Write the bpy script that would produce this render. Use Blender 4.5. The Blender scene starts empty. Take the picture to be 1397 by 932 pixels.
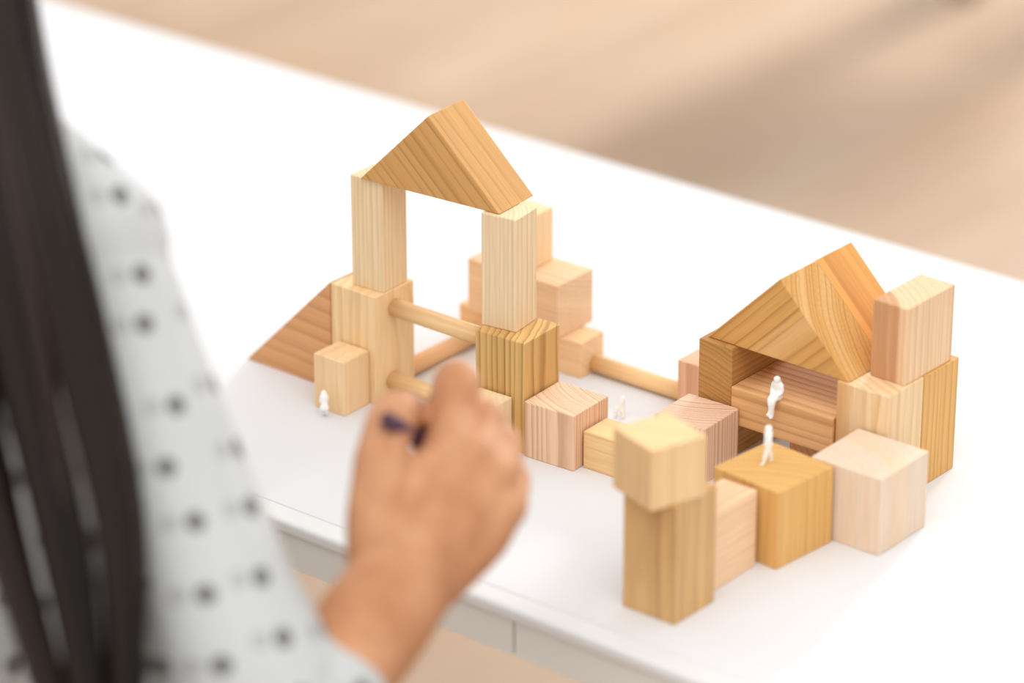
import bpy, bmesh, math, random
from mathutils import Vector, Matrix, noise

# ------------------------------------------------------------------ units and frames
U = 0.013                      # one block module in metres
TOP = 0.70                     # table top height in metres
YAW = 0.68                     # direction of the table's long side
ORG = (0.5964, 162.6986)       # grid origin (front corner of the olive tower base), in modules from the camera
FPX, PITCH, CAMH = 4965.3, 0.42166, 79.12
SH = 150.0                     # shift so that the table stands near the world origin
LX, LY = math.cos(YAW), -math.sin(YAW)     # along the table
RX, RY = math.sin(YAW), math.cos(YAW)      # across the table, away from the sitter

def wp(x, y, z):               # modules (camera frame, z above table) -> metres
    return Vector((x*U, (y-SH)*U, z*U+TOP))
def gp(l, r, z):               # table grid -> metres
    return wp(ORG[0]+l*LX+r*RX, ORG[1]+l*LY+r*RY, z)
def at(px, py, d):             # photo pixel + distance along the view axis (modules) -> metres
    x = (px-698.5)/FPX*d; v = (py-466)/FPX*d
    return wp(x, d*math.cos(PITCH)-v*math.sin(PITCH), CAMH-d*math.sin(PITCH)-v*math.cos(PITCH))

sc = bpy.context.scene
C = sc.collection
# ------------------------------------------------------------------ camera
cam = bpy.data.cameras.new('camera'); co = bpy.data.objects.new('camera', cam); C.objects.link(co)
co.location = wp(0, 0, CAMH); co.rotation_euler = (math.pi/2-PITCH, 0.0, 0.0)
cam.sensor_width = 36; cam.lens = FPX/1397*36; cam.clip_start = 0.05; cam.clip_end = 60
cam.dof.use_dof = True; cam.dof.focus_distance = 179.0*U; cam.dof.aperture_fstop = 2.55
sc.camera = co
# ------------------------------------------------------------------ world, light, exposure
w = bpy.data.worlds.new('room_light'); sc.world = w; w.use_nodes = True
bg = w.node_tree.nodes['Background']; bg.inputs[0].default_value = (1.0, 1.0, 0.995, 1); bg.inputs[1].default_value = 0.82
def area(name, loc, target, sx, sy, power, col, spread=180):
    L = bpy.data.lights.new(name, 'AREA'); L.shape = 'RECTANGLE'; L.size = sx; L.size_y = sy; L.energy = power; L.color = col; L.spread = math.radians(spread)
    o = bpy.data.objects.new(name, L); C.objects.link(o); o.location = loc
    o.rotation_euler = (Vector(target)-Vector(loc)).to_track_quat('-Z', 'Y').to_euler(); return o
area('window_light', (3.20, 6.80, 2.45), (0.55, 3.0, 0.0), 1.5, 1.2, 80, (1.0, 0.97, 0.93), 70)
area('overhead_fill', (-0.1, -1.1, 3.0), (0.1, 0.2, 0.7), 2.6, 1.6, 20, (1.0, 0.985, 0.96))  # unseen fill lamp, added overhead to brighten front faces and the near table
vs = sc.view_settings; vs.view_transform = 'Standard'; vs.look = 'None'; vs.gamma = 1; vs.use_curve_mapping = False; vs.exposure = 0.47

# ------------------------------------------------------------------ helpers
def lin(c):
    return tuple(((v/255)/12.92 if v/255 <= 0.04045 else ((v/255+0.055)/1.055)**2.4) for v in c)+(1,)
def mat(name, rgb, rough=0.5, spec=0.5):
    m = bpy.data.materials.new(name); m.use_nodes = True; b = m.node_tree.nodes['Principled BSDF']
    b.inputs['Base Color'].default_value = lin(rgb); b.inputs['Roughness'].default_value = rough
    b.inputs['Specular IOR Level'].default_value = spec
    return m
def obj(name, me, m=None, parent=None):
    o = bpy.data.objects.new(name, me); C.objects.link(o)
    if m: me.materials.clear(); me.materials.append(m)
    if parent:
        o.parent = parent; o.matrix_parent_inverse = parent.matrix_world.inverted()
    return o
def tag(o, label, cat, group=None, kind=None):
    o['label'] = label; o['category'] = cat
    if group: o['group'] = group
    if kind: o['kind'] = kind
    return o
def bm_mesh(bm, name, smooth=False):
    me = bpy.data.meshes.new(name); bm.normal_update(); bm.to_mesh(me); bm.free()
    if smooth:
        for p in me.polygons: p.use_smooth = True
    return me
def bevelled(bm, w, seg=2):
    bmesh.ops.bevel(bm, geom=bm.edges[:], offset=w, segments=seg, profile=0.5, affect='EDGES', clamp_overlap=True)
def box_bm(sx, sy, sz, bev=0.0, seg=2, cz=None):
    bm = bmesh.new(); bmesh.ops.create_cube(bm, size=1.0)
    bmesh.ops.scale(bm, vec=(sx, sy, sz), verts=bm.verts)
    if cz is not None: bmesh.ops.translate(bm, vec=(0, 0, cz), verts=bm.verts)
    if bev: bevelled(bm, bev, seg)
    return bm

# ------------------------------------------------------------------ wood
def make_wood_group():
    g = bpy.data.node_groups.new('wood_grain', 'ShaderNodeTree')
    def inp(n, t, d):
        s = g.interface.new_socket(n, in_out='INPUT', socket_type=t); s.default_value = d
    inp('Early', 'NodeSocketColor', (.8, .6, .4, 1)); inp('Late', 'NodeSocketColor', (.5, .3, .1, 1)); inp('Streak', 'NodeSocketColor', (.7, .5, .3, 1))
    inp('Axis', 'NodeSocketVector', (0, 0, 1)); inp('Center', 'NodeSocketVector', (5, 5, 0))
    inp('Spacing', 'NodeSocketFloat', .25); inp('Warp', 'NodeSocketFloat', .3); inp('Contrast', 'NodeSocketFloat', .7)
    inp('Streaks', 'NodeSocketFloat', .3); inp('Sharp', 'NodeSocketFloat', 2.5)
    g.interface.new_socket('Color', in_out='OUTPUT', socket_type='NodeSocketColor')
    g.interface.new_socket('Height', in_out='OUTPUT', socket_type='NodeSocketFloat')
    N, L = g.nodes, g.links
    gi = N.new('NodeGroupInput'); go = N.new('NodeGroupOutput')
    def link(a, b): L.new(a, b)
    def vm(op, a, b=None, s=None):
        n = N.new('ShaderNodeVectorMath'); n.operation = op
        link(a, n.inputs[0]) if not isinstance(a, tuple) else setattr(n.inputs[0], 'default_value', a)
        if b is not None:
            if isinstance(b, tuple): n.inputs[1].default_value = b
            else: link(b, n.inputs[1])
        if s is not None:
            if isinstance(s, (int, float)): n.inputs['Scale'].default_value = s
            else: link(s, n.inputs['Scale'])
        return n.outputs['Value'] if op in ('DOT_PRODUCT', 'LENGTH') else n.outputs[0]
    def mt(op, a, b=0.0, c=None):
        n = N.new('ShaderNodeMath'); n.operation = op
        for i, v in enumerate((a, b) if c is None else (a, b, c)):
            if isinstance(v, (int, float)): n.inputs[i].default_value = v
            else: link(v, n.inputs[i])
        return n.outputs[0]
    def nz(vec, scale, detail=2.0, dim='3D', w=None):
        n = N.new('ShaderNodeTexNoise'); n.noise_dimensions = dim; n.inputs['Scale'].default_value = scale; n.inputs['Detail'].default_value = detail
        if vec is not None: link(vec, n.inputs['Vector'])
        if w is not None: link(w, n.inputs['W'])
        return n.outputs['Fac']
    tc = N.new('ShaderNodeTexCoord'); oi = N.new('ShaderNodeObjectInfo')
    p = vm('SCALE', tc.outputs['Object'], s=1/U)
    ax = gi.outputs['Axis']
    along = vm('DOT_PRODUCT', p, ax)
    perp = vm('SUBTRACT', p, vm('SCALE', ax, s=along))
    seed = mt('MULTIPLY', oi.outputs['Random'], 91.0)
    cs = N.new('ShaderNodeCombineXYZ'); link(seed, cs.inputs[0]); link(seed, cs.inputs[1]); link(seed, cs.inputs[2])
    q = vm('ADD', vm('ADD', perp, vm('SCALE', ax, s=mt('MULTIPLY', along, 0.16))), cs.outputs[0])
    d0 = vm('LENGTH', vm('SUBTRACT', perp, gi.outputs['Center']))
    n1 = mt('SUBTRACT', nz(q, 0.55, 2.0), 0.5)
    d = mt('ADD', d0, mt('MULTIPLY', n1, gi.outputs['Warp']))
    ring = mt('DIVIDE', d, gi.outputs['Spacing'])
    # uneven ring widths
    ring = mt('ADD', ring, mt('MULTIPLY', mt('SUBTRACT', nz(None, 1.3, 1.0, '1D', mt('ADD', d, seed)), 0.5), mt('DIVIDE', 0.5, gi.outputs['Spacing'])))
    fr = mt('FRACT', ring)
    late = mt('POWER', fr, gi.outputs['Sharp'])
    edge = mt('SUBTRACT', 1.0, mt('POWER', mt('ABSOLUTE', fr), 14.0))
    late = mt('MULTIPLY', late, edge)
    varr = nz(None, 1.7, 0.0, '1D', mt('ADD', mt('FLOOR', ring), mt('ADD', seed, 0.5)))
    late = mt('MULTIPLY', late, mt('MULTIPLY', gi.outputs['Contrast'], mt('ADD', mt('MULTIPLY', varr, 1.3), 0.35)))
    late = mt('MINIMUM', late, 1.0)
    fq = vm('ADD', vm('SUBTRACT', p, vm('SCALE', ax, s=mt('MULTIPLY', along, 0.955))), cs.outputs[0])
    fib = nz(fq, 9.0, 3.0)
    st = nz(None, 0.75, 2.0, '1D', mt('ADD', d, mt('MULTIPLY', seed, 1.7)))
    mr = N.new('ShaderNodeMapRange'); mr.inputs['From Min'].default_value = 0.5; mr.inputs['From Max'].default_value = 0.68; link(st, mr.inputs['Value'])
    def mix(f, a, b, bl='MIX'):
        m = N.new('ShaderNodeMix'); m.data_type = 'RGBA'; m.blend_type = bl
        link(f, m.inputs[0]) if not isinstance(f, float) else setattr(m.inputs[0], 'default_value', f)
        link(a, m.inputs[6]); link(b, m.inputs[7]) if not isinstance(b, tuple) else setattr(m.inputs[7], 'default_value', b)
        return m.outputs[2]
    c = mix(mt('MULTIPLY', mr.outputs[0], gi.outputs['Streaks']), gi.outputs['Early'], gi.outputs['Streak'])
    c = mix(late, c, gi.outputs['Late'])
    fm = N.new('ShaderNodeMapRange'); fm.inputs['From Min'].default_value = .3; fm.inputs['From Max'].default_value = .7
    fm.inputs['To Min'].default_value = .95; fm.inputs['To Max'].default_value = 1.08; link(fib, fm.inputs['Value'])
    hs = N.new('ShaderNodeHueSaturation'); hs.inputs['Saturation'].default_value = 1.0; link(c, hs.inputs['Color']); link(fm.outputs[0], hs.inputs['Value'])
    link(hs.outputs[0], go.inputs['Color']); link(mt('SUBTRACT', fib, late), go.inputs['Height'])
    return g
WOOD = make_wood_group()
def wood(name, early, late, axis='z', center=(6, 5, 0), spacing=.25, warp=.35, contrast=.7, streak=None, streaks=.3, sharp=2.2, rough=.55):
    m = bpy.data.materials.new(name); m.use_nodes = True; nt = m.node_tree; b = nt.nodes['Principled BSDF']
    n = nt.nodes.new('ShaderNodeGroup'); n.node_tree = WOOD
    A = {'x': (1, 0, 0), 'y': (0, 1, 0), 'z': (0, 0, 1)}.get(axis, axis); A = Vector(A).normalized()
    cc = Vector(center); cc -= A*cc.dot(A)
    n.inputs['Early'].default_value = lin(early); n.inputs['Late'].default_value = lin(late)
    n.inputs['Streak'].default_value = lin(streak or tuple((a+b_)//2 for a, b_ in zip(early, late)))
    n.inputs['Axis'].default_value = A; n.inputs['Center'].default_value = cc
    for k, v in (('Spacing', spacing), ('Warp', warp), ('Contrast', contrast), ('Streaks', streaks), ('Sharp', sharp)): n.inputs[k].default_value = v
    nt.links.new(n.outputs['Color'], b.inputs['Base Color']); b.inputs['Roughness'].default_value = rough; b.inputs['Specular IOR Level'].default_value = .3
    bp = nt.nodes.new('ShaderNodeBump'); bp.inputs['Strength'].default_value = .12; bp.inputs['Distance'].default_value = .0006
    nt.links.new(n.outputs['Height'], bp.inputs['Height']); nt.links.new(bp.outputs[0], b.inputs['Normal'])
    return m

# ------------------------------------------------------------------ the setting: floor
def floor_material():
    m = bpy.data.materials.new('floor_wood'); m.use_nodes = True; nt = m.node_tree; N = nt.nodes; L = nt.links; b = N['Principled BSDF']
    tc = N.new('ShaderNodeTexCoord'); mp = N.new('ShaderNodeMapping'); mp.inputs['Rotation'].default_value = (0, 0, -(math.pi/2-YAW))
    L.new(tc.outputs['Object'], mp.inputs['Vector'])
    br = N.new('ShaderNodeTexBrick'); br.inputs['Scale'].default_value = 1.0; br.inputs['Brick Width'].default_value = 0.9; br.inputs['Row Height'].default_value = 0.12
    br.inputs['Mortar Size'].default_value = 0.0015; br.inputs['Color1'].default_value = lin((172, 147, 124)); br.inputs['Color2'].default_value = lin((188, 165, 142)); br.inputs['Mortar'].default_value = lin((190, 150, 110))
    L.new(mp.outputs[0], br.inputs['Vector'])
    s = N.new('ShaderNodeMapping'); s.inputs['Scale'].default_value = (1.2, 9, 1); L.new(mp.outputs[0], s.inputs['Vector'])
    nz = N.new('ShaderNodeTexNoise'); nz.inputs['Scale'].default_value = 1.6; nz.inputs['Detail'].default_value = 5; L.new(s.outputs[0], nz.inputs['Vector'])
    mx = N.new('ShaderNodeMix'); mx.data_type = 'RGBA'; mx.blend_type = 'MULTIPLY'; mx.inputs[0].default_value = .5
    cr = N.new('ShaderNodeValToRGB'); cr.color_ramp.elements[0].position = .3; cr.color_ramp.elements[0].color = lin((225, 200, 175)); cr.color_ramp.elements[1].position = .7; cr.color_ramp.elements[1].color = (1, 1, 1, 1)
    L.new(nz.outputs['Fac'], cr.inputs[0]); L.new(br.outputs['Color'], mx.inputs[6]); L.new(cr.outputs[0], mx.inputs[7]); L.new(mx.outputs[2], b.inputs['Base Color'])
    b.inputs['Roughness'].default_value = .45
    return m
bm = box_bm(11, 11, .05); fl = obj('floor', bm_mesh(bm, 'floor'), floor_material()); fl.location = (0, 1.5, -.025)
fl['kind'] = 'structure'; fl['label'] = 'light beige wooden floor around the table'; fl['category'] = 'floor'

M_wall = mat('white_plaster', (232, 230, 226), .8, .1)
def wall(name, x0, x1, y0, y1, z0, z1, m=M_wall):
    o = obj(name, bm_mesh(box_bm(x1-x0, y1-y0, z1-z0), name), m); o.location = ((x0+x1)/2, (y0+y1)/2, (z0+z1)/2); o['kind'] = 'structure'; return o
for nm, q in (('wall_back', (-5.5, 5.5, 7.0, 7.15, 0, 3.1)), ('wall_right', (5.5, 5.65, -4.0, 7.0, 0, 3.1))):
    o = wall(nm, *q); o['label'] = 'plain white plaster wall of the room'; o['category'] = 'wall'
# ------------------------------------------------------------------ table
ROTZ = -YAW
L0, L1, R0, R1_ = -78.0, 46.0, -12.9, 34.35
M_white = mat('white_laminate', (226, 226, 226), .35, .4)
M_edge = mat('grey_edge_band', (228, 225, 220), .4, .4)
M_paper = mat('white_paper', (223, 223, 225), .7, .2)
M_metal = mat('white_steel', (225, 225, 225), .35, .5)
M_gap = mat('dark_joint', (70, 66, 60), .8, .1)
table = bpy.data.objects.new('table', None); C.objects.link(table); table.location = gp((L0+L1)/2, (R0+R1_)/2, 0); table.location.z = 0; table.rotation_euler = (0, 0, ROTZ)
bpy.context.view_layer.update()
tag(table, 'long white table with grey edge band, carrying the wooden blocks', 'table')
def tpart(name, l0, l1, r0, r1, z0, z1, m, bev=0.0, parent=None):
    bm = box_bm((l1-l0)*U, (r1-r0)*U, (z1-z0)*U, bev*U, 3)
    o = obj(name, bm_mesh(bm, name, False), m); o.location = gp((l0+l1)/2, (r0+r1)/2, (z0+z1)/2); o.rotation_euler = (0, 0, ROTZ)
    bpy.context.view_layer.update()
    p = parent or table; o.parent = p; o.matrix_parent_inverse = p.matrix_world.inverted(); return o
top = tpart('table_top', L0, L1, R0, R1_, -.75, -.03, M_white, .22)
for a, b_ in ((L0+.3, 9.55), (9.68, L1-.3)):
    e = tpart('edge_band', a, b_, R0+.18, R0+.6, -2.55, -.75, M_edge, .03); e['label'] = 'grey front edge band strip'
tpart('core', L0+.3, L1-.3, R0+.62, R1_-.4, -2.5, -.75, M_gap)
for l in (L0+4, L1-4):
    for r in (R0+4, R1_-4):
        tpart('leg', l-1.5, l+1.5, r-1.5, r+1.5, -TOP/U, -2.5, M_metal, .2)
bm = box_bm((L1-L0-6)*U, (R1_-.15+11.65)*U, .03*U)
paper = obj('paper_sheet', bm_mesh(bm, 'paper_sheet'), M_paper); paper.location = gp((L0+L1)/2, (R1_-.15-11.65)/2, -.015); paper.rotation_euler = (0, 0, ROTZ)
tag(paper, 'large white paper sheet covering the table top', 'paper')

# ------------------------------------------------------------------ blocks
GRP = 'natural wooden building blocks on the table'
def place(o, l, r, z, dyaw):
    o.location = gp(l, r, z); o.rotation_euler = (0, 0, ROTZ-dyaw)
def block(l, r, z, a, b, h, dyaw, m, label, name='wooden_block', bev=.055):
    # front corner at grid (l, r); a along the table, b across, h up
    bm = box_bm(a*U, b*U, h*U, bev*U, 2)
    o = obj(name, bm_mesh(bm, name), m)
    t = YAW+dyaw; lx, ly, rx, ry = math.cos(t), -math.sin(t), math.sin(t), math.cos(t)
    F = gp(l, r, z)
    o.location = F+Vector(((-lx*a/2+rx*b/2)*U, (-ly*a/2+ry*b/2)*U, h/2*U)); o.rotation_euler = (0, 0, -t)
    tag(o, label, 'block', GRP); return o
def prism(l, r, z, pts, b, dyaw, m, label, bev=.05):
    # pts: triangle (x, z) with x=0 at the front right corner, negative to the left
    cx = sum(p[0] for p in pts)/3; cz = sum(p[1] for p in pts)/3
    bm = bmesh.new()
    f = [bm.verts.new(((x-cx)*U, -b/2*U, (zz-cz)*U)) for x, zz in pts]
    g = [bm.verts.new(((x-cx)*U, b/2*U, (zz-cz)*U)) for x, zz in pts]
    bm.faces.new(f); bm.faces.new(g[::-1])
    for i in range(3): bm.faces.new((f[i], g[i], g[(i+1) % 3], f[(i+1) % 3]))
    bmesh.ops.recalc_face_normals(bm, faces=bm.faces); bevelled(bm, bev*U, 2)
    o = obj('triangular_block', bm_mesh(bm, 'triangular_block'), m)
    t = YAW+dyaw; lx, ly, rx, ry = math.cos(t), -math.sin(t), math.sin(t), math.cos(t)
    o.location = gp(l, r, z)+Vector(((lx*cx+rx*b/2)*U, (ly*cx+ry*b/2)*U, cz*U)); o.rotation_euler = (0, 0, -t)
    tag(o, label, 'block', GRP); return o
def dowel(p0, p1, rad, m, label):
    a, b = Vector(p0), Vector(p1); d = b-a; bm = bmesh.new()
    bmesh.ops.create_cone(bm, cap_ends=True, segments=32, radius1=rad*U, radius2=rad*U, depth=d.length)
    es = [e for e in bm.edges if abs(e.verts[0].co.z-e.verts[1].co.z) < 1e-6]
    bmesh.ops.bevel(bm, geom=es, offset=.04*U, segments=2, affect='EDGES')
    o = obj('wooden_dowel', bm_mesh(bm, 'wooden_dowel', True), m); o.location = (a+b)/2
    o.rotation_euler = d.to_track_quat('Z', 'X').to_euler(); tag(o, label, 'dowel', 'round wooden dowels'); return o
H2 = 6*math.sqrt(2)
ROOF = [(-H2, 0), (0, 0), (-H2/2, H2/2)]

# left gate
block(-9.42, -.31, 0, 3, 3, 6, .01, wood('wood_a', (240, 206, 158), (212, 162, 104), 'z', (-5, -2.2, 0), .62, 1.0, .55, streaks=.25), 'tall pale block standing between the brown ramp and the upper dowel')
block(-9.45, .385, 6, 2, 2, 6, -.044, wood('wood_b', (236, 210, 170), (206, 168, 120), 'z', (-6, -7, 0), .2, .2, .6), 'pale striped column standing on the tall pale block under the roof tip')
block(-9.80, -2.36, 0, 2, 2, 3, -.01, wood('wood_c', (242, 208, 164), (218, 170, 116), 'z', (-4, -1.2, 0), .8, 1.4, .5, streaks=.25), 'small pale upright block in front of the tall pale block')
prism(-12.50, -.27, 0, [(-6, 0), (0, 0), (0, 6)], 3, .01, wood('wood_d', (216, 160, 108), (172, 112, 66), (1, 0, -.06), (0, 5, 8), .62, .4, .8, streaks=.2, sharp=4), 'reddish brown triangular ramp leaning against the tall pale block')
prism(-2.205, .818, 12.02, ROOF, 3, -.081, wood('wood_e', (208, 158, 96), (146, 92, 44), (1, 0, -1), (7, 5, 7), .48, .3, .95, streaks=.2, sharp=7), 'golden brown triangular roof bridging two pale columns')
block(-1.149, .787, 6.0, 2, 2, 6, -.138, wood('wood_f', (236, 212, 176), (208, 172, 126), 'z', (-7, -5, 0), .22, .25, .55), 'pale striped column standing on the olive block under the roof')
block(0, 0, 0, 3, 3, 6, -.047, wood('wood_g', (216, 174, 110), (142, 94, 40), 'z', (-13, -6, 0), .36, .4, .95, streak=(190, 146, 84), streaks=.4, sharp=3.2), 'tall olive brown block with dark stripes under a pale column')
block(-.56, -2.14, 0, 2, 2, 3, -.047, wood('wood_h', (240, 216, 176), (222, 186, 136), 'z', (-5, -5, 0), .3, .3, .4), 'small pale upright block beside the olive block, behind the hand')
block(3.12, -.02, 0, 3, 3, 3, -.049, wood('wood_i', (236, 200, 168), (184, 130, 96), 'z', (2.6, 5.5, 0), .2, .3, .8, streaks=.15, sharp=2.0), 'pinkish cube with fine stripes touching the tall olive block')
block(7.2, .78, 0, 4, 1.95, 2, -.03, wood('wood_j', (240, 202, 148), (216, 166, 106), 'x', (0, 4, 6), .45, .6, .5), 'low yellowish block lying between the two pinkish striped cubes')
dm = wood('wood_dowel', (236, 198, 148), (214, 168, 116), 'z', (3, 3, 0), .3, .3, .45)
dowel(gp(-9.40, 1.15, 5.0), gp(-3.05, 1.10, 5.0), .47, dm, 'upper round dowel bridging from the tall pale block to the olive block')
dowel(gp(-9.40, .92, 1.0), gp(-3.05, .92, 1.0), .47, dm, 'lower round dowel from the tall pale block, running behind the hand')
dowel(gp(-10.45, 2.75, .49), gp(-10.45, 8.80, .49), .47, wood('wood_dowel2', (232, 186, 140), (212, 162, 112), 'z', (3, 3, 0), .35, .3, .4), 'round dowel lying behind the tall pale block towards the far gate')
dowel(gp(-3.27, 10.0, .49), gp(3.03, 10.0, .49), .47, dm, 'round dowel lying between the far gate foot and pinkish post')
# far gate
pale = dict(spacing=.4, warp=.5, contrast=.5)
block(-3.31, 8.82, 0, 2, 2, 2, -.03, wood('wood_k', (238, 200, 156), (220, 172, 122), 'x', (0, 5, 6), **pale), 'small pale cube foot of the far gate beside the lying dowel')
block(-9.55, 8.88, 0, 2, 2, 2, 0, wood('wood_l', (236, 194, 146), (218, 166, 114), 'x', (0, 5, 6), **pale), 'small pale cube foot of the far gate behind the upper dowel')
block(-4.59, 8.45, 2.0, 6, 3, 3, 0, wood('wood_m', (234, 200, 162), (206, 160, 118), 'x', (0, 3, 9), .2, .3, .65), 'long pale beam lying on two small cubes of the far gate')
block(-6.96, 9.07, 5.0, 2, 2, 3, 0, wood('wood_n', (242, 210, 166), (226, 186, 136), 'z', (6, 4, 0), .4, .4, .35), 'small pale upright block standing on top of the far gate beam')
block(5.07, 8.59, 0, 2, 2, 3, 0, wood('wood_o', (230, 188, 156), (196, 140, 106), 'z', (1.5, -6, 0), .2, .3, .7), 'pinkish post at the dowel end beside the house')
# house
block(8.97, 2.85, 0, 3, 3, 3, -.038, wood('wood_p', (236, 200, 172), (178, 124, 96), 'z', (-2.4, 5.5, 0), .19, .25, .8, streaks=.15, sharp=1.8), 'pinkish cube with fine growth rings in front of the house')
block(8.25, 5.98, 0, 2, 6, 6, -.01, wood('wood_q', (192, 144, 84), (142, 94, 42), 'y', (-2.2, 0, -7), .26, .4, .7, streaks=.3), 'brown end grain slab forming the left wall of the house')
block(14.30, 5.95, 2.01, 6, 6, 2, -.01, wood('wood_r', (226, 176, 122), (170, 112, 62), 'x', (0, -9, 7), .42, .3, .85, streaks=.15, sharp=3.0), 'wide striped board bench inside the house')
block(13.9, 7.3, 0, 3, 3, 2, 0, wood('wood_s', (206, 152, 104), (160, 106, 62), 'y', (4, 0, 4), .3, .3, .7), 'low brown block under the house bench')
block(17.36, 6.08, 0, 3, 3, 6, 0, wood('wood_t', (234, 204, 162), (206, 156, 98), 'z', (-2, -6, 0), .5, .6, .6, streak=(206, 142, 72), streaks=.75), 'tall pale block with orange streak under the chimney')
block(17.40, 9.12, 0, 3, 3, 6, 0, wood('wood_u', (222, 172, 102), (170, 116, 52), 'z', (7, -3, 0), .2, .2, .7, sharp=3.5), 'tall golden striped block at the rear of the house under the chimney')
block(17.22, 7.563, 6.0, 2, 4, 4, .02, wood('wood_v', (232, 196, 156), (202, 152, 106), 'z', (-3.6, -5, 0), .3, .3, .6, streak=(186, 128, 84), streaks=.8), 'upright pale block with brown streak, the chimney of the house')
prism(14.965, 6.22, 6.02, ROOF, 3, .014, wood('wood_w', (210, 158, 90), (154, 100, 44), (1, 0, 1), (3.4, 7.6, -3.4), .30, .25, .95, streak=(230, 192, 138), streaks=.5, sharp=6), 'golden triangular roof block over the opening of the house')
prism(14.965, 9.26, 6.02, ROOF, 3, .014, wood('wood_x', (228, 164, 92), (168, 100, 42), (1, 0, -1), (5, 9, 5), 1.6, .6, .8, streaks=.35, sharp=6), 'orange triangular roof block at the rear of the house')
# front row
block(19.81, 1.90, 0, 4, 4, 4, 0, wood('wood_y', (226, 204, 182), (220, 182, 142), 'z', (-2.5, -6, 0), .5, .8, .22, streak=(236, 194, 146), streaks=.5), 'large pale pink cube beside the golden cube')
block(16.86, -2.255, 0, 4, 4, 4, .099, wood('wood_z', (222, 174, 106), (192, 138, 68), 'z', (5, -8, 0), .4, .5, .5, streaks=.3), 'large golden cube with a white figurine on top')
block(15.85, -6.38, 0, 2, 3.9, 3.95, 0, wood('wood_aa', (240, 204, 166), (214, 166, 124), 'y', (5, 0, 7), .24, .25, .6), 'pinkish upright block between the golden cube and the front column')
block(16.41, -9.56, 0, 3, 3, 6, .01, wood('wood_bb', (216, 174, 118), (164, 116, 74), 'z', (-1.2, -5, 0), .5, .6, .7, streak=(170, 124, 84), streaks=.85), 'tall brown column carrying a twisted yellow cube')
block(15.80, -10.683, 6.0, 3, 3, 3, .314, wood('wood_cc', (232, 198, 148), (216, 170, 108), 'z', (4, -3.5, 0), .6, .8, .5), 'twisted yellow cube balanced on the tall brown column')

# ------------------------------------------------------------------ volumes for figures
def tube(bm, pts, segs=18, caps=True, sub=6, flat=None):
    # pts: list of (Vector, radius); catmull-rom interpolated, hemispherical ends
    P = [Vector(p) for p, _ in pts]; R = [r for _, r in pts]; n = len(P)
    path = []
    for i in range(n-1):
        p0 = P[i-1] if i > 0 else P[0]*2-P[1]; p1, p2 = P[i], P[i+1]; p3 = P[i+2] if i+2 < n else P[-1]*2-P[-2]
        for k in range(sub):
            t = k/sub
            q = 0.5*((2*p1)+(p2-p0)*t+(2*p0-5*p1+4*p2-p3)*t*t+(3*p1-p0-3*p2+p3)*t**3)
            s = t*t*(3-2*t); path.append((q, R[i]*(1-s)+R[i+1]*s))
    path.append((P[-1], R[-1]))
    full = []
    if caps:
        d = (path[1][0]-path[0][0]).normalized(); r = path[0][1]
        for a in (85, 60, 35, 15): full.append((path[0][0]-d*r*math.sin(math.radians(a)), r*math.cos(math.radians(a))))
    full += path
    if caps:
        d = (path[-1][0]-path[-2][0]).normalized(); r = path[-1][1]
        for a in (15, 35, 60, 85): full.append((path[-1][0]+d*r*math.sin(math.radians(a)), r*math.cos(math.radians(a))))
    rings = []; nrm = None
    for i, (q, r) in enumerate(full):
        d = (full[min(i+1, len(full)-1)][0]-full[max(i-1, 0)][0]).normalized()
        if nrm is None: nrm = d.orthogonal().normalized()
        nrm = (nrm-d*nrm.dot(d)).normalized(); bn = d.cross(nrm)
        rings.append([bm.verts.new(q+(nrm*math.cos(2*math.pi*j/segs)+bn*math.sin(2*math.pi*j/segs))*r) for j in range(segs)])
    for a, b in zip(rings, rings[1:]):
        for j in range(segs): bm.faces.new((a[j], a[(j+1) % segs], b[(j+1) % segs], b[j]))
    bm.faces.new(rings[0][::-1]); bm.faces.new(rings[-1])
def ball(bm, c, r, scale=(1, 1, 1), rot=None):
    M = Matrix.Translation(c) @ ((rot or Matrix.Identity(3)).to_4x4()) @ Matrix.Diagonal((*scale, 1))
    bmesh.ops.create_uvsphere(bm, u_segments=18, v_segments=12, radius=r, matrix=M)
def remeshed(bm, name, voxel, smooth=4):
    bmesh.ops.recalc_face_normals(bm, faces=bm.faces)
    me = bm_mesh(bm, name+'_src'); o = bpy.data.objects.new(name+'_src', me); C.objects.link(o)
    md = o.modifiers.new('r', 'REMESH'); md.mode = 'VOXEL'; md.voxel_size = voxel; md.use_smooth_shade = True
    if smooth:
        s = o.modifiers.new('s', 'SMOOTH'); s.factor = .5; s.iterations = smooth
    dg = bpy.context.evaluated_depsgraph_get(); out = bpy.data.meshes.new_from_object(o.evaluated_get(dg)); out.name = name
    bpy.data.objects.remove(o); bpy.data.meshes.remove(me)
    for p in out.polygons: p.use_smooth = True
    return out

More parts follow.
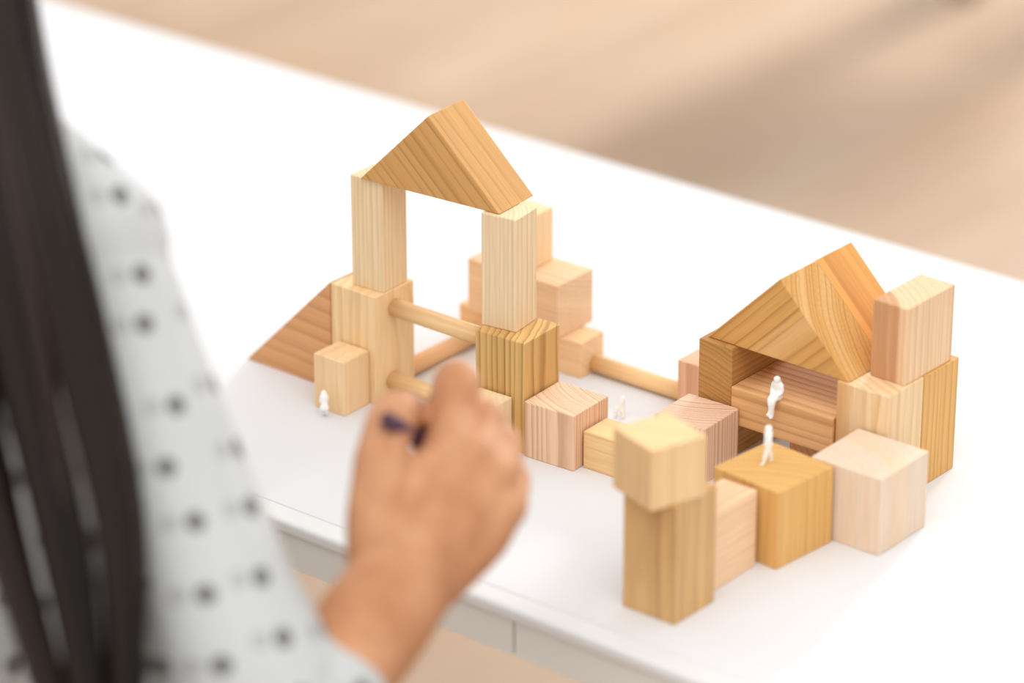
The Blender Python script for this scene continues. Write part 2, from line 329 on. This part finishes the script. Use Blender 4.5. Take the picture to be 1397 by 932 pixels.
# ------------------------------------------------------------------ white figurines
M_fig = mat('white_plastic', (246, 246, 244), .45, .4)
def figurine(l, r, z, yaw, pts, label, h, fat=1.0):
    # pts: chains in a local frame (x right, y forward, z up) in units of body height
    bm = bmesh.new()
    for ch in pts:
        if len(ch) == 1: ball(bm, Vector(ch[0][:3])*h*U, ch[0][3]*h*U*fat)
        else: tube(bm, [(Vector(c[:3])*h*U, c[3]*h*U*(fat if c[2] > .06 or c[2] < 0 else 1)) for c in ch], segs=12, sub=4)
    me = remeshed(bm, 'figurine', .035*U*2, 2)
    zmin = min(v.co.z for v in me.vertices)
    o = obj('figurine', me, M_fig); o.location = gp(l, r, z); o.rotation_euler = (0, 0, ROTZ+yaw)
    tag(o, label, 'figurine', 'white miniature people'); return o, zmin
HEAD = [(0, 0, .0, .07)]
def walker(stride, lean=0.0):
    return [[(0, lean, .93, .072)], [(0, lean*.8, .84, .035), (0, lean*.9, .92, .04)],
            [(0, lean*.6, .80, .085), (0, lean*.3, .66, .08), (0, 0, .52, .085)],
            [(-.09, lean*.6, .79, .045), (-.13, .03, .64, .036), (-.11, .09, .52, .03)],
            [(.09, lean*.6, .79, .045), (.13, -.03, .64, .036), (.12, -.05, .50, .03)],
            [(-.05, 0, .52, .068), (-.07, stride*.55, .28, .05), (-.08, stride, .045, .04), (-.08, stride+.07, .03, .03)],
            [(.05, 0, .52, .068), (.07, -stride*.45, .28, .05), (.08, -stride, .045, .04), (.08, -stride+.07, .03, .03)]]
def sitter(drop=.30):
    # origin at the seat under the hips
    return [[(0, .03, .47, .072)], [(0, .01, .38, .038), (0, .02, .46, .04)],
            [(0, .0, .36, .085), (0, -.01, .20, .082), (0, 0, .085, .085)],
            [(-.10, .0, .35, .045), (-.13, .03, .2, .036), (-.06, .13, .15, .03)],
            [(.10, .0, .35, .045), (.13, .03, .2, .036), (.06, .13, .15, .03)],
            [(-.05, 0, .07, .066), (-.05, .2, .065, .055), (-.04, .23, -drop*.5, .042), (-.03, .22, -drop, .038), (-.03, .28, -drop-.02, .03)],
            [(.05, 0, .07, .066), (.05, .2, .065, .055), (.0, .24, -drop*.45, .042), (.03, .25, -drop*.82, .038), (.03, .31, -drop*.86, .03)]]
figurine(10.95, 6.06, 4.02, math.pi, sitter(), 'white figurine sitting on the edge of the striped house bench', 2.35, 1.12)
figurine(14.65, .0, 3.98, math.pi*.80, walker(.14), 'white figurine walking on top of the large golden cube', 1.98, 1.3)
figurine(-10.62, -2.95, -.01, math.pi*.25, [[(0, .13, .80, .10)], [(0, .02, .70, .12), (0, -.03, .5, .12), (0, -.1, .36, .13)],
         [(-.1, .03, .7, .06), (-.13, .14, .5, .05), (-.08, .24, .42, .04)], [(.1, .03, .7, .06), (.13, .14, .5, .05), (.08, .24, .42, .04)],
         [(-.07, -.1, .36, .09), (-.08, .1, .26, .07), (-.08, .03, .05, .055), (-.08, .12, .04, .04)], [(.07, -.1, .36, .09), (.08, .1, .26, .07), (.08, .03, .05, .055), (.08, .12, .04, .04)]],
         'small white figurine crouching in front of the small pale upright block', 1.55, 1.0)
figurine(1.3, 6.35, -.005, math.pi*.6, [[(0, .0, .92, .10)], [(0, 0, .8, .11), (0, 0, .6, .11), (0, 0, .42, .12)], [(-.12, 0, .78, .06), (-.15, .08, .55, .045), (-.1, .18, .48, .04)], [(.12, 0, .78, .06), (.15, .08, .55, .045), (.1, .18, .48, .04)],
         [(-.07, 0, .42, .09), (-.08, .28, .38, .07), (-.08, .28, .06, .06), (-.08, .36, .04, .04)], [(.07, 0, .42, .09), (.08, .28, .38, .07), (.08, .28, .06, .06), (.08, .36, .04, .04)], [(0, -.02, .4, .12), (0, -.02, .1, .1)]],
         'small white figurine sitting on the paper between gate and house', 1.25)

# ------------------------------------------------------------------ person
def skin_material():
    m = mat('skin', (232, 178, 140), .62, .15); nt = m.node_tree; b = nt.nodes['Principled BSDF']
    nz = nt.nodes.new('ShaderNodeTexNoise'); nz.inputs['Scale'].default_value = 28; nz.inputs['Detail'].default_value = 3
    tc = nt.nodes.new('ShaderNodeTexCoord'); nt.links.new(tc.outputs['Object'], nz.inputs['Vector'])
    cr = nt.nodes.new('ShaderNodeValToRGB'); cr.color_ramp.elements[0].position = .35; cr.color_ramp.elements[0].color = lin((180, 124, 88)); cr.color_ramp.elements[1].position = .65; cr.color_ramp.elements[1].color = lin((202, 149, 112))
    nt.links.new(nz.outputs['Fac'], cr.inputs[0]); nt.links.new(cr.outputs[0], b.inputs['Base Color'])
    b.inputs['Subsurface Weight'].default_value = .12; b.inputs['Subsurface Radius'].default_value = (.01, .004, .002); b.inputs['Subsurface Scale'].default_value = .5
    return m
M_skin = skin_material()
FX, FY = .60, .80                          # the way the sitter faces
def shift(p, fwd=0, right=0, up=0):
    return p+Vector(((FX*fwd+FY*right)*U, (FY*fwd-FX*right)*U, up*U))
SHO = at(118, 335, 149)                    # right shoulder joint
NECK = shift(SHO, 1.5, -12.5, 4)
LSH = shift(SHO, 1.5, -25, 0)
CHEST = shift(SHO, 0, -12.5, -5)
PELV = shift(SHO, -5, -12.5, -36)
ELB = at(405, 1000, 146.0)
WRI = at(556, 786, 150.2)
bm = bmesh.new()
# trunk
for s in (-1, 1):
    tube(bm, [(shift(PELV, 0, s*5, 0), 6.2*U), (shift(PELV, 1.5, s*4, 12), 5.2*U), (shift(CHEST, 0, s*4.5, -4), 6*U), (shift(CHEST, 0, s*6, 1), 4.8*U)])
tube(bm, [(CHEST, 6*U), (shift(NECK, -1, 0, -2), 4*U), (shift(NECK, 1, 0, 4), 3.6*U), (shift(NECK, 3, 0, 8), 4*U)])
tube(bm, [(SHO, 3*U), (shift(SHO, .5, -7, 2), 3.2*U), (NECK, 3*U), (shift(LSH, -.5, 7, 2), 3.2*U), (LSH, 3*U)])
# head with face
HEADC = shift(NECK, 5, 0, 12.5)
RM = Matrix(((FY, FX, 0), (-FX, FY, 0), (0, 0, 1)))     # columns: right, forward, up
ball(bm, HEADC, 1, (5.6*U, 7.0*U, 8.0*U), RM); ball(bm, shift(HEADC, 2, 0, -4.5), 1, (4.2*U, 4.8*U, 4.6*U), RM)
tube(bm, [(shift(HEADC, 6.6, 0, .2), .5*U), (shift(HEADC, 7.7, 0, -2.2), .95*U)], segs=10)
for s in (-1, 1):
    ball(bm, shift(HEADC, -.3, s*5.7, -1), 1, (.6*U, 1.5*U, 2.3*U), RM)
tube(bm, [(shift(HEADC, 6.2, -1.6, -4.9), .45*U), (shift(HEADC, 6.9, 0, -4.8), .55*U), (shift(HEADC, 6.2, 1.6, -4.9), .45*U)], segs=10)
# right arm
tube(bm, [(SHO, 2.6*U), (at(158, 460, 148.4), 2.3*U), (at(225, 680, 147.4), 2.1*U), (at(320, 880, 146.5), 2.0*U), (ELB, 1.9*U)])
tube(bm, [(ELB, 1.9*U), (ELB.lerp(WRI, .3), 2.3*U), (ELB.lerp(WRI, .65), 2.35*U), (WRI, 2.2*U)])
# left arm resting in the lap
LEL = shift(LSH, 1, -3, -21); LWR = shift(LEL, 9, 6, -9)
tube(bm, [(LSH, 3.2*U), (LSH.lerp(LEL, .5), 2.8*U), (LEL, 2.4*U), (LEL.lerp(LWR, .4), 2.5*U), (LWR, 1.7*U), (shift(LWR, 3, 1, -.5), 2.0*U), (shift(LWR, 6, 1.5, -1.2), 1.6*U)])
for k in range(4): tube(bm, [(shift(LWR, 5.5, .2+k*.95, -1), .65*U), (shift(LWR, 8.4, .5+k*.95, -1.6), .6*U), (shift(LWR, 9.8, .8+k*.8, -3), .5*U)], segs=10)
tube(bm, [(shift(LWR, 2, 2, -.5), .9*U), (shift(LWR, 5, 4.2, -1), .7*U), (shift(LWR, 7, 4.6, -1.5), .55*U)], segs=10)
# right hand: (px, py, depth, radius)
def hc(*q): tube(bm, [(at(a, b, c), r*U) for a, b, c, r in q], segs=16)
hc((540, 800, 150.0, 1.9), (560, 775, 150.4, 1.95), (590, 735, 151.2, 2.0))
hc((528, 785, 150.4, 1.6), (556, 710, 151.6, 1.5), (612, 622, 153.2, 1.2))      # metacarpals
hc((548, 785, 150.2, 1.7), (594, 710, 151.2, 1.55), (644, 632, 152.6, 1.15))
hc((570, 785, 150.4, 1.6), (626, 720, 151.2, 1.5), (672, 652, 152.2, 1.1))
hc((590, 790, 150.8, 1.4), (648, 735, 151.4, 1.35), (687, 690, 152.0, 1.05))
hc((614, 622, 152.9, 1.2), (619, 572, 154.6, 1.02), (623, 523, 156.2, 1.06), (612, 545, 158.6, .88), (596, 580, 159.4, .8), (582, 604, 159.0, .7))   # index
hc((646, 632, 152.4, 1.14), (656, 600, 154.2, .95), (662, 573, 155.6, .93), (652, 596, 158.0, .85), (634, 628, 158.6, .8), (620, 645, 157.8, .72))
hc((673, 654, 152.0, 1.08), (682, 630, 153.8, .92), (685, 608, 155.0, .9), (674, 634, 157.4, .82), (657, 664, 157.6, .78), (642, 680, 156.4, .7))
hc((688, 692, 151.9, 1.0), (695, 672, 153.6, .86), (698, 654, 154.6, .82), (687, 678, 156.6, .75), (670, 700, 156.6, .7), (657, 712, 155.4, .64))
hc((522, 780, 150.6, 1.5), (517, 715, 150.9, 1.4), (519, 640, 151.4, 1.18), (524, 606, 152.4, 1.08), (540, 568, 153.8, 1.10), (562, 572, 156.0, .9), (580, 588, 157.6, .76))  # thumb
hc((535, 735, 151.4, 1.3), (556, 680, 152.8, 1.15), (580, 648, 153.8, 1.0))       # web
hc((575, 725, 152.6, 1.8), (618, 695, 153.6, 1.6), (650, 692, 153.8, 1.3))        # palm
# legs
HIPZ = PELV.z
for s in (-1, 1):
    hip = shift(PELV, 1, s*5, -1.5); kn = hip+Vector((9.5*U+s*1.4*U, 27*U-s*.5*U, -1*U)); an = kn+Vector((0, 0, -(kn.z-7*U))); an = shift(an, 1, 0, 0)
    tube(bm, [(hip, 5.6*U), (hip.lerp(kn, .5), 5.0*U), (kn, 4.1*U)]); tube(bm, [(kn, 4.1*U), (kn.lerp(an, .3), 4.0*U), (kn.lerp(an, .85), 2.6*U), (an, 2.6*U)])
    ft = an.copy(); ft.z = 2.2*U
    tube(bm, [(an, 2.6*U), (shift(ft, 0, 0, .6), 2.8*U), (shift(ft, 7, s*.6, 0), 2.2*U), (shift(ft, 13, s*1, -.6), 1.6*U)])
me = remeshed(bm, 'person', .0022, 4)
person = obj('person', me, M_skin)
tag(person, 'person with long dark hair and dotted pale blouse, seen from behind, reaching over the table', 'person')

# blouse
def blouse_material():
    m = mat('dotted_cloth', (214, 216, 216), .85, .15); nt = m.node_tree; N = nt.nodes; L = nt.links; b = N['Principled BSDF']
    tc = N.new('ShaderNodeTexCoord')
    def dots(scale, off, rad, soft):
        e1 = Vector((.925, .38, 0)); nn = Vector((.35, -.85, .40)).normalized(); e2 = e1.cross(nn).normalized()
        cb = N.new('ShaderNodeCombineXYZ')
        for k, e in enumerate((e1, e2)):
            dt = N.new('ShaderNodeVectorMath'); dt.operation = 'DOT_PRODUCT'; dt.inputs[1].default_value = e; L.new(tc.outputs['Object'], dt.inputs[0])
            ad = N.new('ShaderNodeMath'); ad.operation = 'ADD'; ad.inputs[1].default_value = off[k]; L.new(dt.outputs['Value'], ad.inputs[0]); L.new(ad.outputs[0], cb.inputs[k])
        v = N.new('ShaderNodeTexVoronoi'); v.voronoi_dimensions = '2D'; v.inputs['Scale'].default_value = scale; v.inputs['Randomness'].default_value = .45; L.new(cb.outputs[0], v.inputs['Vector'])
        r = N.new('ShaderNodeMapRange'); r.inputs['From Min'].default_value = rad; r.inputs['From Max'].default_value = rad+soft; r.inputs['To Min'].default_value = 1; r.inputs['To Max'].default_value = 0
        L.new(v.outputs['Distance'], r.inputs['Value']); return r.outputs[0]
    a = dots(30, (0, 0), .16, .02); c = dots(30, (.013, .001), .14, .02)
    m1 = N.new('ShaderNodeMix'); m1.data_type = 'RGBA'; m1.inputs[6].default_value = lin((190, 192, 192)); m1.inputs[7].default_value = lin((170, 170, 169)); L.new(c, m1.inputs[0])
    m2 = N.new('ShaderNodeMix'); m2.data_type = 'RGBA'; L.new(m1.outputs[2], m2.inputs[6]); m2.inputs[7].default_value = lin((120, 119, 119)); L.new(a, m2.inputs[0])
    L.new(m2.outputs[2], b.inputs['Base Color']); return m
bm = bmesh.new()
for s in (-1, 1):
    tube(bm, [(shift(PELV, 0, s*5.5, 2), 6.9*U), (shift(PELV, 1.2, s*4.8, 12), 6.4*U), (shift(CHEST, 0, s*5, -4), 6.8*U), (shift(CHEST, 0, s*6.2, 1.3), 5.4*U)])
tube(bm, [(CHEST, 6.8*U), (shift(NECK, -1.2, 0, -2.5), 4.8*U)])
tube(bm, [(SHO, 3.5*U), (shift(SHO, .5, -7, 1.8), 3.7*U), (shift(NECK, 0, 0, -1), 3.6*U), (shift(LSH, -.5, 7, 1.8), 3.7*U), (LSH, 3.5*U)])
tube(bm, [(shift(LSH, 0, 0, 0), 3.7*U), (LSH.lerp(LEL, .5), 3.7*U), (LEL, 3.5*U), (LEL.lerp(LWR, .5), 3.2*U)])
tube(bm, [(at(60, 420, 153), 3.6*U), (at(110, 600, 151.5), 3.8*U), (at(150, 800, 150.5), 3.9*U), (at(170, 1010, 150), 4.2*U)], segs=24)   # loose side panel under the arm
# right sleeve: a hollow loose tube, open at the cuff
S = [(118, 318, 149, 2.9), (158, 440, 148.4, 3.05), (212, 610, 147.6, 3.35), (280, 790, 146.8, 3.5), (345, 925, 146.2, 3.6), (408, 990, 146.0, 3.4)]
cuff = [(440, 962, 146.6, 2.8), (460, 932, 147.0, 2.6)]
rim = [(476, 912, 147.25, 2.5), (455, 940, 146.9, 2.45)]
tube(bm, [(at(a, b, c), r*U) for a, b, c, r in S+cuff[:1]], segs=24)
tube(bm, [(at(408, 990, 146.0), 3.0*U)]+[(at(a, b, c), r*U) for a, b, c, r in cuff], segs=28, caps=False)
me = remeshed(bm, 'blouse', .0032, 6)
nv = len(me.vertices); cs_ = [0.0]*(nv*3); ns_ = [0.0]*(nv*3)   # soft folds in the cloth
me.vertices.foreach_get('co', cs_); me.vertices.foreach_get('normal', ns_)
for i in range(0, nv*3, 3):
    k = noise.noise(Vector((cs_[i]*14, cs_[i+1]*14, cs_[i+2]*6)))*.0035
    cs_[i] += ns_[i]*k; cs_[i+1] += ns_[i+1]*k; cs_[i+2] += ns_[i+2]*k
me.vertices.foreach_set('co', cs_); me.update()
bl = obj('blouse', me, blouse_material(), person); bl['label'] = 'pale grey blouse with dark dots'
# trousers
bm = bmesh.new()
for s in (-1, 1):
    hip = shift(PELV, 1, s*5, -1.5); kn = hip+Vector((9.5*U+s*1.4*U, 27*U-s*.5*U, -1*U)); an = kn+Vector((0, 0, -(kn.z-7*U))); an = shift(an, 1, 0, 3)
    tube(bm, [(shift(PELV, 0, s*4.5, 1), 6.7*U), (hip, 6.1*U), (hip.lerp(kn, .5), 5.5*U), (kn, 4.6*U)]); tube(bm, [(kn, 4.6*U), (kn.lerp(an, .3), 4.5*U), (kn.lerp(an, .9), 3.4*U)])
tr = obj('trousers', remeshed(bm, 'trousers', .006, 3), mat('beige_cloth', (150, 140, 128), .9, .1), person)
for s in (-1, 1):
    bm = bmesh.new(); ball(bm, shift(HEADC, 5.9, s*2.3, 0), .85*U); obj('eye', bm_mesh(bm, 'eye', True), mat('eye_dark', (60, 40, 30), .2), person)

# hair: long tapering locks from the crown down the back
def hair_material():
    m = mat('dark_hair', (36, 27, 22), .38, .16); nt = m.node_tree; b = nt.nodes['Principled BSDF']
    oi = nt.nodes.new('ShaderNodeAttribute'); oi.attribute_name = 'tone'
    cr = nt.nodes.new('ShaderNodeValToRGB'); cr.color_ramp.elements[0].color = lin((9, 6, 5)); cr.color_ramp.elements[1].color = lin((44, 32, 26))
    nt.links.new(oi.outputs['Fac'], cr.inputs[0]); nt.links.new(cr.outputs[0], b.inputs['Base Color']); return m
random.seed(4)
bm = bmesh.new(); lay = bm.verts.layers.float.new('tone')
KEY = [(-40, -330, 152), (-56, 0, 146.0), (-28, 230, 142.6), (20, 450, 141.6), (78, 700, 141.0), (118, 932, 140.8), (128, 1120, 140.8)]
HALF = [70, 92, 112, 122, 118, 76, 26]
bm0 = bmesh.new()
for i in range(230):
    a = random.uniform(-1, 1); dep = random.random(); tone = min(1, max(0, random.gauss(.35, .22)))
    rad = random.uniform(.22, .55); ph = random.uniform(0, 6.28); wv = random.uniform(2, 9)
    pts = []
    for k, ((x, y, d), hw) in enumerate(zip(KEY, HALF)):
        g = (0, 0, .1, .3, .55, .6, .5)[k]; ac = min((-.72, -.02, .72), key=lambda c_: abs(c_-a)); u_ = (a*(1-g)+ac*g)*hw+math.sin(ph+k*1.3)*wv
        pts.append((at(x+u_, y, d+1.1*a*a+dep*2.2), (rad*(1 if k < 5 else (.8 if k == 5 else .25)))*U))
    pts[0] = (pts[0][0].lerp(HEADC+Vector((0, 0, 6*U)), .5), pts[0][1])
    n0 = len(bm.verts); tube(bm, pts, segs=6, sub=4, caps=False); bm.verts.ensure_lookup_table()
    for v in bm.verts[n0:]: v[lay] = tone
for i in range(150):                       # hair over the skull
    th = random.uniform(0, 6.283); tone = min(1, max(0, random.gauss(.35, .2)))
    d = Vector((math.cos(th), math.sin(th), 0)); back = -(d.x*FX+d.y*FY)
    if back < -.55: continue
    pts = []
    for k in range(6):
        e = math.radians(88-k*22); loc = RM @ Vector((5.9*U*math.cos(e)*(d.x*FY-d.y*FX), 7.3*U*math.cos(e)*(d.x*FX+d.y*FY), 8.3*U*math.sin(e) if e > 0 else 14*U*math.sin(e)))
        pts.append((HEADC+loc, .75*U))
    n0 = len(bm.verts); tube(bm, pts, segs=6, sub=3, caps=False); bm.verts.ensure_lookup_table()
    for v in bm.verts[n0:]: v[lay] = tone
bm0.free()
hair = obj('hair', bm_mesh(bm, 'hair', True), hair_material(), person); hair['label'] = 'long dark brown hair hanging down the back'

# pen in the hand
a, b_ = at(527, 572, 151.0), at(640, 645, 159.0); d = b_-a; bm = bmesh.new()
bmesh.ops.create_cone(bm, cap_ends=True, segments=20, radius1=.36*U, radius2=.36*U, depth=d.length*.85, matrix=Matrix.Translation((0, 0, -d.length*.075)))
bevelled_edges = [e for e in bm.edges if abs(e.verts[0].co.z-e.verts[1].co.z) < 1e-6]
bmesh.ops.bevel(bm, geom=bevelled_edges, offset=.1*U, segments=3, affect='EDGES')
bmesh.ops.create_cone(bm, cap_ends=True, segments=20, radius1=.33*U, radius2=.06*U, depth=d.length*.15, matrix=Matrix.Translation((0, 0, d.length*.425)))
pen = obj('pen', bm_mesh(bm, 'pen', True), mat('dark_purple', (74, 40, 66), .35)); pen.location = (a+b_)/2; pen.rotation_euler = d.to_track_quat('Z', 'X').to_euler()
tag(pen, 'dark purple pen held between thumb and index finger', 'pen')

# stool under the sitter
M_stool = wood('wood_stool', (214, 178, 136), (180, 140, 98), 'x', (0, 5, 5), .8)
seat_z = HIPZ-8.0*U
sroot = bpy.data.objects.new('stool', None); C.objects.link(sroot); sroot.location = (PELV.x, PELV.y, 0); bpy.context.view_layer.update()
tag(sroot, 'round wooden stool carrying the seated person', 'stool')
def cyl(name, p0, p1, r0, r1, m, parent, seg=32):
    d = p1-p0; bm = bmesh.new(); bmesh.ops.create_cone(bm, cap_ends=True, segments=seg, radius1=r0, radius2=r1, depth=d.length)
    o = obj(name, bm_mesh(bm, name), m); o.location = (p0+p1)/2; o.rotation_euler = d.to_track_quat('Z', 'X').to_euler()
    bpy.context.view_layer.update()
    if parent: o.parent = parent; o.matrix_parent_inverse = parent.matrix_world.inverted()
    return o
sx, sy = PELV.x, PELV.y
cyl('seat', Vector((sx, sy, seat_z-.03)), Vector((sx, sy, seat_z)), .16, .165, M_stool, sroot, 48)
for k in range(4):
    q = math.pi/4+k*math.pi/2
    cyl('leg', Vector((sx+.17*math.cos(q), sy+.17*math.sin(q), 0)), Vector((sx+.12*math.cos(q), sy+.12*math.sin(q), seat_z-.03)), .014, .018, M_stool, sroot, 16)

# dark stool on the floor beyond the table
M_dark = mat('black_steel', (30, 29, 30), .4, .5)
def on_floor(px, py):                      # photo pixel -> point on the floor
    x, v = (px-698.5)/FPX, (py-466)/FPX
    d = Vector((x, math.cos(PITCH)-v*math.sin(PITCH), -math.sin(PITCH)-v*math.cos(PITCH))); o = wp(0, 0, CAMH); return o+d*(-o.z/d.z)
foot = on_floor(1318, -12); side = .15
fx, fy = foot.x+side, foot.y+side*.4
broot = bpy.data.objects.new('stool', None); C.objects.link(broot); broot.location = (fx, fy, 0); bpy.context.view_layer.update()
tag(broot, 'black four legged stool on the floor beyond the table', 'stool')
for k in range(4):
    q = math.atan2(-side*.4, -side)+k*math.pi/2; rr = math.hypot(side, side*.4)
    c0 = Vector((fx+rr*math.cos(q), fy+rr*math.sin(q), 0)); c1 = Vector((fx+rr*.8*math.cos(q), fy+rr*.8*math.sin(q), .44))
    cyl('leg', c0, c1, .024, .024, M_dark, broot, 20)
cyl('seat', Vector((fx, fy, .44)), Vector((fx, fy, .49)), .19, .20, M_dark, broot, 48)
